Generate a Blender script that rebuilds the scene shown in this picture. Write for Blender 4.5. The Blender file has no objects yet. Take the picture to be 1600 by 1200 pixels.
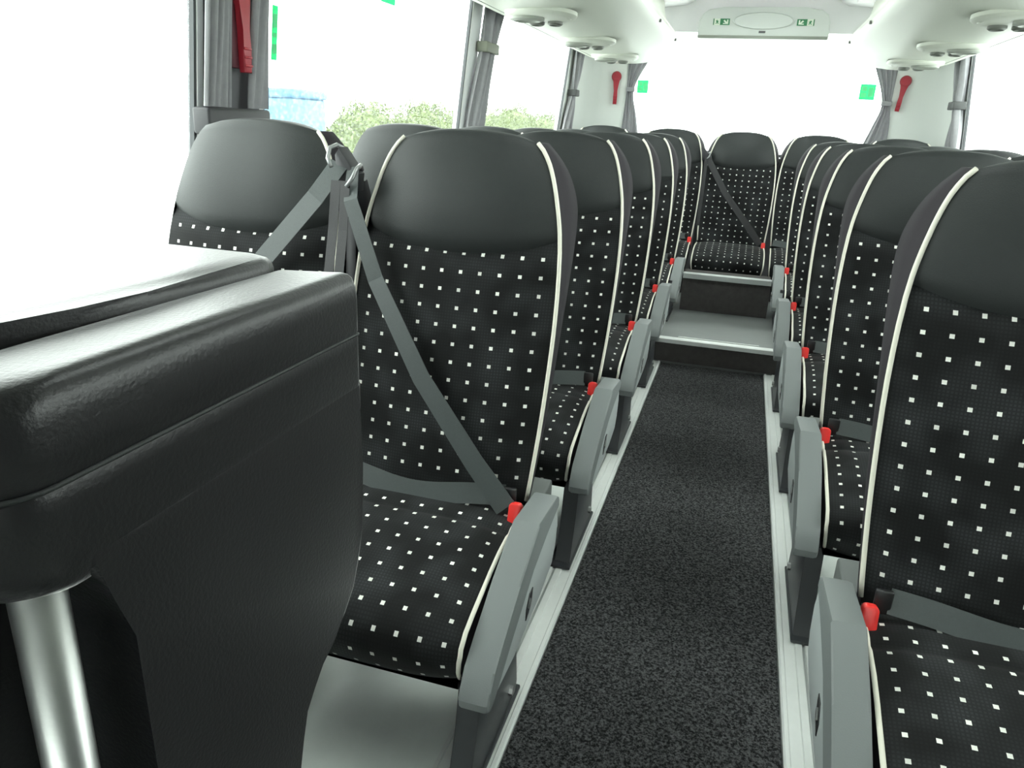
import bpy, bmesh, math, random
from mathutils import Vector, Matrix

random.seed(7)
scene = bpy.context.scene
C = scene.collection

# ------------------------------------------------------------------ camera
cam_data = bpy.data.cameras.new('camera')
cam_data.sensor_width = 36.0
cam_data.lens = 36.0 * 1158.0 / 1600.0
cam_data.clip_start = 0.02
cam_data.clip_end = 300
cam = bpy.data.objects.new('camera', cam_data)
C.objects.link(cam)
right = Vector((0.95515, 0.29275, 0.04457))
down = Vector((0.13731, -0.30449, -0.94257))
fwd = Vector((-0.26236, 0.90641, -0.33103))
m = Matrix.Identity(4)
for i in range(3):
    m[i][0], m[i][1], m[i][2] = right[i], -down[i], -fwd[i]
m[2][3] = 1.25
cam.matrix_world = m
scene.camera = cam

# ------------------------------------------------------------------ overcast sky, exposure
world = bpy.data.worlds.new('overcast_sky')
scene.world = world
world.use_nodes = True
bg = world.node_tree.nodes['Background']
bg.inputs[0].default_value = (0.965, 1.0, 0.985, 1)
bg.inputs[1].default_value = 9.0
scene.view_settings.view_transform = 'Standard'
scene.view_settings.look = 'None'
scene.view_settings.gamma = 1.0
scene.view_settings.use_curve_mapping = False
scene.view_settings.exposure = 0.0

# ------------------------------------------------------------------ materials
def new_mat(name):
    mt = bpy.data.materials.new(name)
    mt.use_nodes = True
    nt = mt.node_tree
    return mt, nt, nt.nodes['Principled BSDF']

def mat(name, col, rough=0.6, metal=0.0, bump=0.0, bscale=300.0, vary=0.0, vscale=8.0, spec=0.5, coat=0.0):
    mt, nt, b = new_mat(name)
    b.inputs['Base Color'].default_value = (*col, 1)
    b.inputs['Roughness'].default_value = rough
    b.inputs['Metallic'].default_value = metal
    b.inputs['Specular IOR Level'].default_value = spec
    if coat:
        b.inputs['Coat Weight'].default_value = coat
    tc = nt.nodes.new('ShaderNodeTexCoord')
    if bump:
        n = nt.nodes.new('ShaderNodeTexNoise')
        n.inputs['Scale'].default_value = bscale
        n.inputs['Detail'].default_value = 3
        nt.links.new(tc.outputs['Object'], n.inputs['Vector'])
        bp = nt.nodes.new('ShaderNodeBump')
        bp.inputs['Strength'].default_value = bump
        bp.inputs['Distance'].default_value = 0.002
        nt.links.new(n.outputs['Fac'], bp.inputs['Height'])
        nt.links.new(bp.outputs['Normal'], b.inputs['Normal'])
    if vary:
        n = nt.nodes.new('ShaderNodeTexNoise')
        n.inputs['Scale'].default_value = vscale
        n.inputs['Detail'].default_value = 4
        nt.links.new(tc.outputs['Object'], n.inputs['Vector'])
        mx = nt.nodes.new('ShaderNodeMix')
        mx.data_type = 'RGBA'
        mx.inputs[6].default_value = (*[c * (1 - vary) for c in col], 1)
        mx.inputs[7].default_value = (*[min(1, c * (1 + vary)) for c in col], 1)
        nt.links.new(n.outputs['Fac'], mx.inputs[0])
        nt.links.new(mx.outputs[2], b.inputs['Base Color'])
    return mt

def fabric_mat():
    mt, nt, b = new_mat('dotted_fabric')
    N, L = nt.nodes.new, nt.links.new
    uv = N('ShaderNodeUVMap')
    uv.uv_map = 'UVMap'
    def vm(op, a, v=None):
        n = N('ShaderNodeVectorMath'); n.operation = op
        L(a, n.inputs[0])
        if v is not None: n.inputs[1].default_value = v
        return n.outputs[0]
    def mm(op, a, bv):
        n = N('ShaderNodeMath'); n.operation = op
        if hasattr(a, 'node'): L(a, n.inputs[0])
        else: n.inputs[0].default_value = a
        if hasattr(bv, 'node'): L(bv, n.inputs[1])
        else: n.inputs[1].default_value = bv
        return n.outputs[0]
    sc = vm('MULTIPLY', uv.outputs[0], (1 / 0.0455, 1 / 0.041, 1))
    fr = vm('ABSOLUTE', vm('SUBTRACT', vm('FRACTION', sc), (0.5, 0.5, 0)))
    sx = N('ShaderNodeSeparateXYZ'); L(fr, sx.inputs[0])
    dot = mm('MULTIPLY', mm('LESS_THAN', sx.outputs[0], 0.088), mm('LESS_THAN', sx.outputs[1], 0.096))
    wn = N('ShaderNodeTexWhiteNoise'); wn.noise_dimensions = '2D'
    L(vm('FLOOR', sc), wn.inputs['Vector'])
    bright = mm('ADD', mm('MULTIPLY', wn.outputs['Value'], 0.25), 0.62)
    # fine woven check
    f2 = vm('FRACTION', vm('MULTIPLY', sc, (7, 6, 1)))
    s2 = N('ShaderNodeSeparateXYZ'); L(f2, s2.inputs[0])
    weave = mm('MULTIPLY', mm('GREATER_THAN', s2.outputs[0], 0.42), mm('GREATER_THAN', s2.outputs[1], 0.42))
    nz = N('ShaderNodeTexNoise'); nz.inputs['Scale'].default_value = 9.0; nz.inputs['Detail'].default_value = 1.5
    L(uv.outputs[0], nz.inputs['Vector'])
    mr = N('ShaderNodeMapRange'); mr.inputs[1].default_value = 0.42; mr.inputs[2].default_value = 0.68
    L(nz.outputs['Fac'], mr.inputs[0])
    lvl = mm('ADD', mm('MULTIPLY', mr.outputs[0], 0.021), 0.0045)
    val = mm('MULTIPLY', lvl, mm('ADD', mm('MULTIPLY', weave, 0.5), 0.62))
    cc = N('ShaderNodeCombineXYZ')
    L(mm('MULTIPLY', val, 0.93), cc.inputs[0]); L(mm('MULTIPLY', val, 1.0), cc.inputs[1]); L(mm('MULTIPLY', val, 1.07), cc.inputs[2])
    cd = N('ShaderNodeCombineXYZ')
    L(bright, cd.inputs[0]); L(bright, cd.inputs[1]); L(mm('MULTIPLY', bright, 0.93), cd.inputs[2])
    mx = N('ShaderNodeMix'); mx.data_type = 'RGBA'
    L(dot, mx.inputs[0]); L(cc.outputs[0], mx.inputs[6]); L(cd.outputs[0], mx.inputs[7])
    L(mx.outputs[2], b.inputs['Base Color'])
    b.inputs['Roughness'].default_value = 0.85
    b.inputs['Specular IOR Level'].default_value = 0.25
    b.inputs['Sheen Weight'].default_value = 0.04
    return mt

def carpet_mat():
    mt, nt, b = new_mat('speckled_carpet')
    N, L = nt.nodes.new, nt.links.new
    tc = N('ShaderNodeTexCoord')
    n = N('ShaderNodeTexNoise'); n.inputs['Scale'].default_value = 150; n.inputs['Detail'].default_value = 5
    n.inputs['Roughness'].default_value = 0.8
    L(tc.outputs['Object'], n.inputs['Vector'])
    n2 = N('ShaderNodeTexNoise'); n2.inputs['Scale'].default_value = 3.0; n2.inputs['Detail'].default_value = 2
    L(tc.outputs['Object'], n2.inputs['Vector'])
    r = N('ShaderNodeValToRGB')
    r.color_ramp.elements[0].position = 0.44; r.color_ramp.elements[0].color = (0.006, 0.006, 0.0065, 1)
    r.color_ramp.elements[1].position = 0.62; r.color_ramp.elements[1].color = (0.125, 0.126, 0.13, 1)
    L(n.outputs['Fac'], r.inputs[0])
    mx = N('ShaderNodeMix'); mx.data_type = 'RGBA'; mx.blend_type = 'MULTIPLY'; mx.inputs[0].default_value = 0.35
    L(r.outputs[0], mx.inputs[6]); L(n2.outputs['Fac'], mx.inputs[7])
    L(mx.outputs[2], b.inputs['Base Color'])
    bp = N('ShaderNodeBump'); bp.inputs['Strength'].default_value = 0.5; bp.inputs['Distance'].default_value = 0.003
    L(n.outputs['Fac'], bp.inputs['Height']); L(bp.outputs[0], b.inputs['Normal'])
    b.inputs['Roughness'].default_value = 0.95
    b.inputs['Specular IOR Level'].default_value = 0.15
    return mt

def curtain_mat():
    mt = mat('curtain_grey', (0.36, 0.36, 0.375), 0.9, vary=0.15, vscale=40, spec=0.2)
    nt = mt.node_tree
    tr = nt.nodes.new('ShaderNodeBsdfTranslucent'); tr.inputs[0].default_value = (0.30, 0.30, 0.32, 1)
    mxs = nt.nodes.new('ShaderNodeMixShader'); mxs.inputs[0].default_value = 0.22
    out = nt.nodes['Material Output']
    nt.links.new(nt.nodes['Principled BSDF'].outputs[0], mxs.inputs[1]); nt.links.new(tr.outputs[0], mxs.inputs[2])
    nt.links.new(mxs.outputs[0], out.inputs[0])
    return mt

def glass_mat():
    mt = bpy.data.materials.new('window_glass'); mt.use_nodes = True
    nt = mt.node_tree; nt.nodes.clear()
    N, L = nt.nodes.new, nt.links.new
    out = N('ShaderNodeOutputMaterial')
    tr = N('ShaderNodeBsdfTransparent'); tr.inputs[0].default_value = (0.93, 0.96, 0.94, 1)
    gl = N('ShaderNodeBsdfGlossy'); gl.inputs['Roughness'].default_value = 0.02
    df = N('ShaderNodeBsdfTranslucent'); df.inputs[0].default_value = (0.95, 0.98, 1, 1)
    lw = N('ShaderNodeLayerWeight'); lw.inputs[0].default_value = 0.5
    pw = N('ShaderNodeMath'); pw.operation = 'POWER'; pw.inputs[1].default_value = 4.0
    L(lw.outputs['Facing'], pw.inputs[0])
    fr = N('ShaderNodeMath'); fr.operation = 'MULTIPLY_ADD'; fr.inputs[1].default_value = 0.35; fr.inputs[2].default_value = 0.02
    L(pw.outputs[0], fr.inputs[0])
    tc = N('ShaderNodeTexCoord')
    nz = N('ShaderNodeTexNoise'); nz.inputs['Scale'].default_value = 70; nz.inputs['Detail'].default_value = 2
    L(tc.outputs['Object'], nz.inputs['Vector'])
    mr = N('ShaderNodeMapRange'); mr.inputs[1].default_value = 0.45; mr.inputs[2].default_value = 0.75
    mr.inputs[3].default_value = 0.014; mr.inputs[4].default_value = 0.075
    L(nz.outputs['Fac'], mr.inputs[0])
    m0 = N('ShaderNodeMixShader'); L(mr.outputs[0], m0.inputs[0]); L(tr.outputs[0], m0.inputs[1]); L(df.outputs[0], m0.inputs[2])
    m1 = N('ShaderNodeMixShader'); L(fr.outputs[0], m1.inputs[0]); L(m0.outputs[0], m1.inputs[1]); L(gl.outputs[0], m1.inputs[2])
    L(m1.outputs[0], out.inputs[0])
    return mt

def sticker_mat(name, col):
    mt = bpy.data.materials.new(name); mt.use_nodes = True
    nt = mt.node_tree; nt.nodes.clear()
    N, L = nt.nodes.new, nt.links.new
    out = N('ShaderNodeOutputMaterial')
    a = N('ShaderNodeBsdfTranslucent'); a.inputs[0].default_value = (*col, 1)
    d = N('ShaderNodeBsdfDiffuse'); d.inputs[0].default_value = (*col, 1)
    mx = N('ShaderNodeMixShader'); mx.inputs[0].default_value = 0.3
    L(a.outputs[0], mx.inputs[1]); L(d.outputs[0], mx.inputs[2]); L(mx.outputs[0], out.inputs[0])
    return mt

M = dict(
    fabric=fabric_mat(),
    leather=mat('charcoal_leatherette', (0.022, 0.025, 0.025), 0.55, bump=0.25, bscale=420, vary=0.08, vscale=60, spec=0.3),
    side=mat('plum_grey_side_fabric', (0.024, 0.021, 0.025), 0.8, bump=0.2, bscale=600, spec=0.25),
    piping=mat('cream_piping', (0.72, 0.70, 0.60), 0.55),
    arm=mat('grey_armrest_plastic', (0.165, 0.18, 0.18), 0.55, bump=0.12, bscale=500),
    hinge=mat('dark_grey_green_cover', (0.10, 0.11, 0.105), 0.6),
    cover=mat('pale_grey_plastic', (0.40, 0.43, 0.43), 0.45, bump=0.08, bscale=500),
    black=mat('black_plastic', (0.012, 0.012, 0.013), 0.4),
    ped=mat('dark_painted_steel', (0.035, 0.038, 0.042), 0.38, vary=0.15, vscale=20),
    red=mat('red_plastic', (0.80, 0.035, 0.03), 0.4),
    hammer=mat('dark_red_plastic', (0.33, 0.012, 0.026), 0.45),
    hammerplate=mat('maroon_backing', (0.085, 0.012, 0.022), 0.6),
    belt=mat('grey_webbing', (0.048, 0.058, 0.058), 0.5, bump=0.3, bscale=700, vary=0.1, vscale=200),
    beltdark=mat('black_webbing', (0.014, 0.014, 0.016), 0.55, bump=0.3, bscale=700),
    chrome=mat('brushed_chrome', (0.40, 0.41, 0.40), 0.38, metal=1.0, bump=0.05, bscale=300),
    steel=mat('grey_steel_loop', (0.30, 0.31, 0.31), 0.35, metal=0.6),
    alu=mat('aluminium_rail', (0.66, 0.68, 0.66), 0.42, metal=0.1, vary=0.06, vscale=30),
    aludark=mat('aluminium_groove', (0.38, 0.40, 0.39), 0.5, metal=0.3),
    vinyl=mat('grey_green_vinyl', (0.70, 0.74, 0.71), 0.5, bump=0.15, bscale=120, vary=0.08, vscale=14),
    stepvinyl=mat('dark_grey_vinyl', (0.17, 0.18, 0.175), 0.36, bump=0.15, bscale=120, vary=0.12, vscale=14),
    carpetriser=mat('dark_riser_carpet', (0.06, 0.056, 0.055), 0.9, bump=0.3, bscale=300, vary=0.4, vscale=30, spec=0.15),
    carpet=carpet_mat(),
    pad=mat('black_grained_leatherette', (0.008, 0.008, 0.009), 0.38, bump=0.2, bscale=260, spec=0.40),
    wall=mat('pale_grey_wall_panel', (0.66, 0.69, 0.66), 0.55, bump=0.05, bscale=400),
    lowerwall=mat('grey_wall_lining', (0.16, 0.165, 0.17), 0.8),
    ceil=mat('white_ceiling_panel', (0.90, 0.89, 0.90), 0.6),
    cove=mat('pinkish_white_cove_panel', (0.70, 0.67, 0.68), 0.6),
    rack=mat('pale_green_white_plastic', (0.58, 0.61, 0.53), 0.42, bump=0.04, bscale=500),
    rackdet=mat('grey_green_plastic', (0.27, 0.29, 0.25), 0.4),
    rackdark=mat('dark_grey_green_plastic', (0.13, 0.14, 0.12), 0.5),
    frame=mat('white_window_frame', (0.70, 0.71, 0.72), 0.5),
    seal=mat('dark_rubber_seal', (0.08, 0.085, 0.09), 0.7),
    pillar=mat('dark_grey_pillar', (0.13, 0.13, 0.14), 0.7, bump=0.1, bscale=300),
    bracket=mat('charcoal_bracket', (0.022, 0.022, 0.026), 0.5),
    curtain=curtain_mat(),
    tie=mat('dark_curtain_tie', (0.05, 0.052, 0.052), 0.6),
    tiepale=mat('olive_grey_tie', (0.16, 0.17, 0.13), 0.6),
    glass=glass_mat(),
    green=sticker_mat('green_sticker', (0.14, 0.62, 0.34)),
    greenpale=sticker_mat('pale_green_sticker', (0.42, 0.80, 0.64)),
    greenfaint=sticker_mat('faint_green_sticker', (0.62, 0.88, 0.78)),
    signgreen=mat('sign_green', (0.03, 0.20, 0.08), 0.5),
    signwhite=mat('sign_white', (0.75, 0.82, 0.70), 0.5),
    badge=mat('badge_grey', (0.12, 0.12, 0.12), 0.5),
    ground=mat('pale_wet_paving', (0.55, 0.56, 0.55), 0.6, vary=0.08, vscale=0.6),
    leaf=mat('hedge_leaf', (0.092, 0.128, 0.028), 0.7, vary=0.2, vscale=3.0),
    blue=mat('light_blue_panel', (0.030, 0.11, 0.18), 0.5),
    bluedark=mat('mid_blue_panel', (0.025, 0.095, 0.17), 0.5),
)

_b = M['pad'].node_tree.nodes['Principled BSDF']
_b.inputs['Sheen Weight'].default_value = 0.7
_b.inputs['Sheen Roughness'].default_value = 0.25

# ------------------------------------------------------------------ mesh helpers
def link(name, me, parent=None, material=None):
    o = bpy.data.objects.new(name, me)
    C.objects.link(o)
    if parent is not None: o.parent = parent
    if material is not None and not me.materials: me.materials.append(M[material])
    return o

def mesh(name, verts, faces, smooth=True, uvs=None):
    me = bpy.data.meshes.new(name)
    me.from_pydata([tuple(v) for v in verts], [], faces)
    if uvs is not None:
        ul = me.uv_layers.new(name='UVMap')
        for lp in me.loops:
            ul.data[lp.index].uv = uvs[lp.vertex_index]
    me.validate()
    bm = bmesh.new(); bm.from_mesh(me)
    bmesh.ops.recalc_face_normals(bm, faces=bm.faces)
    bm.to_mesh(me); bm.free()
    if smooth:
        for p in me.polygons: p.use_smooth = True
    me.update()
    return me

def bm_mesh(name, bm, smooth=False, angle=None):
    bmesh.ops.recalc_face_normals(bm, faces=bm.faces)
    me = bpy.data.meshes.new(name)
    bm.to_mesh(me); bm.free()
    if smooth:
        for p in me.polygons: p.use_smooth = True
        if angle: me.set_sharp_from_angle(angle=math.radians(angle))
    return me

def add_box(bm, x0, x1, y0, y1, z0, z1):
    vs = [bm.verts.new((x, y, z)) for z in (z0, z1) for y in (y0, y1) for x in (x0, x1)]
    for f in ((0, 1, 3, 2), (4, 6, 7, 5), (0, 4, 5, 1), (2, 3, 7, 6), (0, 2, 6, 4), (1, 5, 7, 3)):
        bm.faces.new([vs[i] for i in f])
    return vs

def box_me(name, x0, x1, y0, y1, z0, z1, bevel=0.0, seg=2):
    bm = bmesh.new()
    add_box(bm, x0, x1, y0, y1, z0, z1)
    if bevel:
        bmesh.ops.bevel(bm, geom=bm.edges[:], offset=bevel, segments=seg, affect='EDGES', profile=0.5)
    return bm_mesh(name, bm, smooth=bool(bevel), angle=50)

def prism_me(name, poly, a0, a1, axis='x', bevel=0.0, seg=2):
    """polygon (p,q) extruded along an axis: x -> (a,p,q), y -> (p,a,q), z -> (p,q,a)"""
    bm = bmesh.new()
    def P(p, q, a):
        return {'x': (a, p, q), 'y': (p, a, q), 'z': (p, q, a)}[axis]
    A = [bm.verts.new(P(p, q, a0)) for p, q in poly]
    B = [bm.verts.new(P(p, q, a1)) for p, q in poly]
    bm.faces.new(A); bm.faces.new(B[::-1])
    n = len(poly)
    for i in range(n):
        bm.faces.new((A[i], A[(i + 1) % n], B[(i + 1) % n], B[i]))
    if bevel:
        es = [e for e in bm.edges if (e.verts[0] in A and e.verts[1] in A) or (e.verts[0] in B and e.verts[1] in B)]
        bmesh.ops.bevel(bm, geom=es, offset=bevel, segments=seg, affect='EDGES', profile=0.5)
    return bm_mesh(name, bm, smooth=True, angle=38)

def tube_me(name, pts, r, n=8, cap=True):
    pts = [Vector(p) for p in pts]
    verts, faces = [], []
    up = None
    for i, p in enumerate(pts):
        t = (pts[min(i + 1, len(pts) - 1)] - pts[max(i - 1, 0)]).normalized()
        if up is None:
            up = t.orthogonal().normalized()
        up = (up - t * up.dot(t)).normalized()
        s = t.cross(up)
        rr = r[i] if isinstance(r, (list, tuple)) else r
        for k in range(n):
            a = 2 * math.pi * k / n
            verts.append(p + (up * math.cos(a) + s * math.sin(a)) * rr)
    for i in range(len(pts) - 1):
        for k in range(n):
            faces.append((i * n + k, i * n + (k + 1) % n, (i + 1) * n + (k + 1) % n, (i + 1) * n + k))
    if cap:
        faces.append(tuple(range(n))[::-1])
        faces.append(tuple((len(pts) - 1) * n + k for k in range(n)))
    return mesh(name, verts, faces)

def ribbon_me(name, pts, normals, width, th=0.0016):
    """flat webbing strap: centre line pts, face normals"""
    verts, faces = [], []
    pts = [Vector(p) for p in pts]
    n = len(pts)
    for i, p in enumerate(pts):
        t = (pts[min(i + 1, n - 1)] - pts[max(i - 1, 0)]).normalized()
        nn = Vector(normals[i]); nn = (nn - t * nn.dot(t)).normalized()
        s = t.cross(nn)
        w = width[i] if isinstance(width, (list, tuple)) else width
        for a, b in ((-1, 1), (-.5, 1), (.5, 1), (1, 1), (1, -1), (.5, -1), (-.5, -1), (-1, -1)):
            verts.append(p + s * a * w / 2 + nn * b * th / 2)
    for i in range(n - 1):
        for k in range(8):
            faces.append((i * 8 + k, i * 8 + (k + 1) % 8, (i + 1) * 8 + (k + 1) % 8, (i + 1) * 8 + k))
    faces.append(tuple(range(8))); faces.append(tuple((n - 1) * 8 + k for k in range(8)))
    return mesh(name, verts, faces, smooth=False)

def interp(tab, x):
    if x <= tab[0][0]: return tab[0][1]
    for (a, fa), (b, fb) in zip(tab, tab[1:]):
        if x <= b:
            t = (x - a) / (b - a)
            return fa + (fb - fa) * t
    return tab[-1][1]

def smooth_interp(tab, x):
    # Catmull-Rom style smooth table
    if x <= tab[0][0]: return tab[0][1]
    for i in range(len(tab) - 1):
        a, fa = tab[i]; b, fb = tab[i + 1]
        if x <= b:
            t = (x - a) / (b - a)
            pa = tab[i - 1] if i else (2 * a - b, 2 * fa - fb)
            pb = tab[i + 2] if i + 2 < len(tab) else (2 * b - a, 2 * fb - fa)
            ma = (fb - pa[1]) / (b - pa[0]) * (b - a)
            mb = (pb[1] - fa) / (pb[0] - a) * (b - a)
            return (2 * t ** 3 - 3 * t * t + 1) * fa + (t ** 3 - 2 * t * t + t) * ma + (-2 * t ** 3 + 3 * t * t) * fb + (t ** 3 - t * t) * mb
    return tab[-1][1]

def tag(o, label=None, cat=None, group=None, kind=None):
    if label: o['label'] = label
    if cat: o['category'] = cat
    if group: o['group'] = group
    if kind: o['kind'] = kind
    return o

def empty(name, loc=(0, 0, 0), rz=0.0):
    o = bpy.data.objects.new(name, None)
    o.empty_display_size = 0.1
    C.objects.link(o); o.location = loc; o.rotation_euler = (0, 0, rz)
    return o

# ------------------------------------------------------------------ the bus shell
CX = -0.03
Y0, Y1 = -2.8, 6.62
def xl(z): return -1.45 + 0.107 * (max(z, 0.85) - 1.217)
def xr(z): return 2 * CX - xl(z)
SILL, HEAD = 0.85, 1.93

tag(link('floor', box_me('floor', -1.52, 1.46, Y0, 6.8, -0.10, 0.0), None, 'vinyl'), 'light grey-green vinyl floor beneath the seats', 'floor', kind='structure')

def wall_strip(name, side, y0, y1, z0, z1, matl, parent=None, t=0.05):
    f = xl if side < 0 else xr
    s = -1 if side < 0 else 1
    poly = [(f(z0), z0), (f(z1), z1), (f(z1) + s * t, z1), (f(z0) + s * t, z0)]
    return link(name, prism_me(name, poly, y0, y1, 'y'), parent, matl)

# side walls: lower lining as the wall itself, header and pillars as its parts
for side, nm in ((-1, 'wall_left'), (1, 'wall_right')):
    f = xl if side < 0 else xr
    s = side
    poly = [(f(0.85), 0), (f(0.85), SILL), (f(0.85) + s * 0.06, SILL), (f(0.85) + s * 0.06, 0)]
    w = link(nm, prism_me(nm, poly, Y0, 6.34, 'y'), None, 'lowerwall')
    tag(w, 'grey lower side wall lining below the %s windows' % ('left' if side < 0 else 'right'), 'wall', kind='structure')
    tr_ = empty('trim_1' if side < 0 else 'trim_2')
    tag(tr_, 'window pillars and upper panel of the %s side' % ('left' if side < 0 else 'right'), 'trim', kind='structure')
    wall_strip('header', side, Y0, 6.34, HEAD, 2.22, 'wall', tr_)
    pillars = ((Y0, 0.2), (1.825, 2.08), (3.83, 3.925)) if side < 0 else ((Y0, 0.9), (3.70, 3.95))
    for a, b in pillars:
        wall_strip('pillar', side, a, b, SILL, HEAD, 'pillar' if a < 3 else 'frame', tr_)
    wall_strip('corner_post', side, 6.02, 6.34, SILL, HEAD, 'wall', tr_)

# windows
win_n = 0
def side_window(side, y0, y1, label):
    global win_n
    win_n += 1
    f = xl if side < 0 else xr
    e = empty('window_%d' % win_n, (0, 0, 0))
    tag(e, label, 'window', kind='structure')
    off = side * 0.02
    v = [(f(SILL) + off, y0, SILL), (f(SILL) + off, y1, SILL), (f(HEAD) + off, y1, HEAD), (f(HEAD) + off, y0, HEAD)]
    v2 = [(x + side * 0.005, y, z) for x, y, z in v]
    me = mesh('pane', v + v2, [(0, 1, 2, 3), (7, 6, 5, 4), (0, 4, 5, 1), (1, 5, 6, 2), (2, 6, 7, 3), (3, 7, 4, 0)], smooth=False)
    link('pane', me, e, 'glass')
    for a in (y0, y1):
        s = 1 if a == y0 else -1
        poly = [(f(SILL), SILL), (f(HEAD), HEAD), (f(HEAD) + side * 0.018, HEAD), (f(SILL) + side * 0.018, SILL)]
        link('window_frame', prism_me('window_frame', poly, min(a, a + s * 0.022), max(a, a + s * 0.022), 'y'), e, 'frame')
        poly = [(f(SILL) + side * 0.004, SILL), (f(HEAD) + side * 0.004, HEAD), (f(HEAD) + side * 0.018, HEAD), (f(SILL) + side * 0.018, SILL)]
        link('rubber_seal', prism_me('rubber_seal', poly, min(a + s * 0.022, a + s * 0.032), max(a + s * 0.022, a + s * 0.032), 'y'), e, 'seal')
    for z in (SILL, HEAD - 0.03):
        link('window_rail', prism_me('window_rail', [(f(z), z), (f(z + 0.03), z + 0.03), (f(z + 0.03) + side * 0.018, z + 0.03), (f(z) + side * 0.018, z)], y0 + 0.032, y1 - 0.032, 'y'), e, 'seal')
side_window(-1, 0.2, 1.825, 'large overexposed side window at left, nearest the camera')
side_window(-1, 2.08, 3.83, 'middle left side window with faint green hedge and blue shape outside')
side_window(-1, 3.925, 6.02, 'rear left side window ending at the white corner panel')
side_window(1, 0.90, 3.70, 'long middle window on the right side')
side_window(1, 3.95, 6.02, 'rear right side window beside the corner curtain')

# rear corner panels + rear wall
def corner(side):
    nm = 'wall_rear_left' if side < 0 else 'wall_rear_right'
    f = xl if side < 0 else xr
    def px(y):   # plan curve
        return None
    verts, faces = [], []
    zs = [0.6, 0.9, 1.2, 1.5, 1.8, 2.22]
    plan = [(0.0, 6.30), (0.02, 6.36), (0.07, 6.44), (0.16, 6.51), (0.28, 6.56), (0.40, 6.585)]
    for z in zs:
        for dx, y in plan:
            verts.append((f(z) - side * dx, y, z))
        for dx, y in reversed(plan):
            verts.append((f(z) - side * dx + side * 0.03, y + 0.05, z))
    n = 2 * len(plan)
    for i in range(len(zs) - 1):
        for k in range(n):
            faces.append((i * n + k, i * n + (k + 1) % n, (i + 1) * n + (k + 1) % n, (i + 1) * n + k))
    faces.append(tuple(range(n))); faces.append(tuple((len(zs) - 1) * n + k for k in range(n)))
    me = mesh(nm, verts, faces)
    me.set_sharp_from_angle(angle=math.radians(50))
    o = link(nm, me, None, 'wall')
    tag(o, 'pale curved corner panel at the rear %s of the bus' % ('left' if side < 0 else 'right'), 'wall', kind='structure')
corner(-1); corner(1)
XA, XB = -1.045, 0.985
RS = 1.09
w = link('wall_rear', box_me('wall_rear', XA - 0.02, XB + 0.02, 6.60, 6.66, 0.0, RS), None, 'lowerwall')
tag(w, 'dark rear wall below the back window', 'wall', kind='structure')
link('header', box_me('header', XA - 0.02, XB + 0.02, 6.60, 6.66, 2.0, 2.24), w, 'ceil')
link('parcel_shelf', box_me('parcel_shelf', -1.2, 1.14, 6.22, 6.60, RS - 0.04, RS, 0.01), w, 'bracket')
win_n += 1
e = empty('window_%d' % win_n)
tag(e, 'wide overexposed rear window with green stickers', 'window', kind='structure')
link('pane', box_me('pane', XA, XB, 6.635, 6.64, RS, 2.0), e, 'glass')
for a, b in ((XA, XA + 0.03), (XB - 0.03, XB)):
    link('window_frame', box_me('window_frame', a, b, 6.595, 6.633, RS, 2.0), e, 'frame')
link('window_rail', box_me('window_rail', XA + 0.03, XB - 0.03, 6.605, 6.633, RS, RS + 0.02), e, 'seal')
# front wall with windscreen behind the camera
w = link('wall_front', box_me('wall_front', -1.5, 1.44, Y0 - 0.06, Y0, 0.0, 0.95), None, 'lowerwall')
tag(w, 'front wall below the windscreen', 'wall', kind='structure')
link('header', box_me('header', -1.5, 1.44, Y0 - 0.06, Y0, 1.95, 2.40), w, 'ceil')
win_n += 1
e = empty('window_%d' % win_n)
tag(e, 'windscreen behind the camera', 'window', kind='structure')
link('pane', box_me('pane', -1.48, 1.42, Y0 - 0.035, Y0 - 0.03, 0.95, 1.95), e, 'glass')

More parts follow.
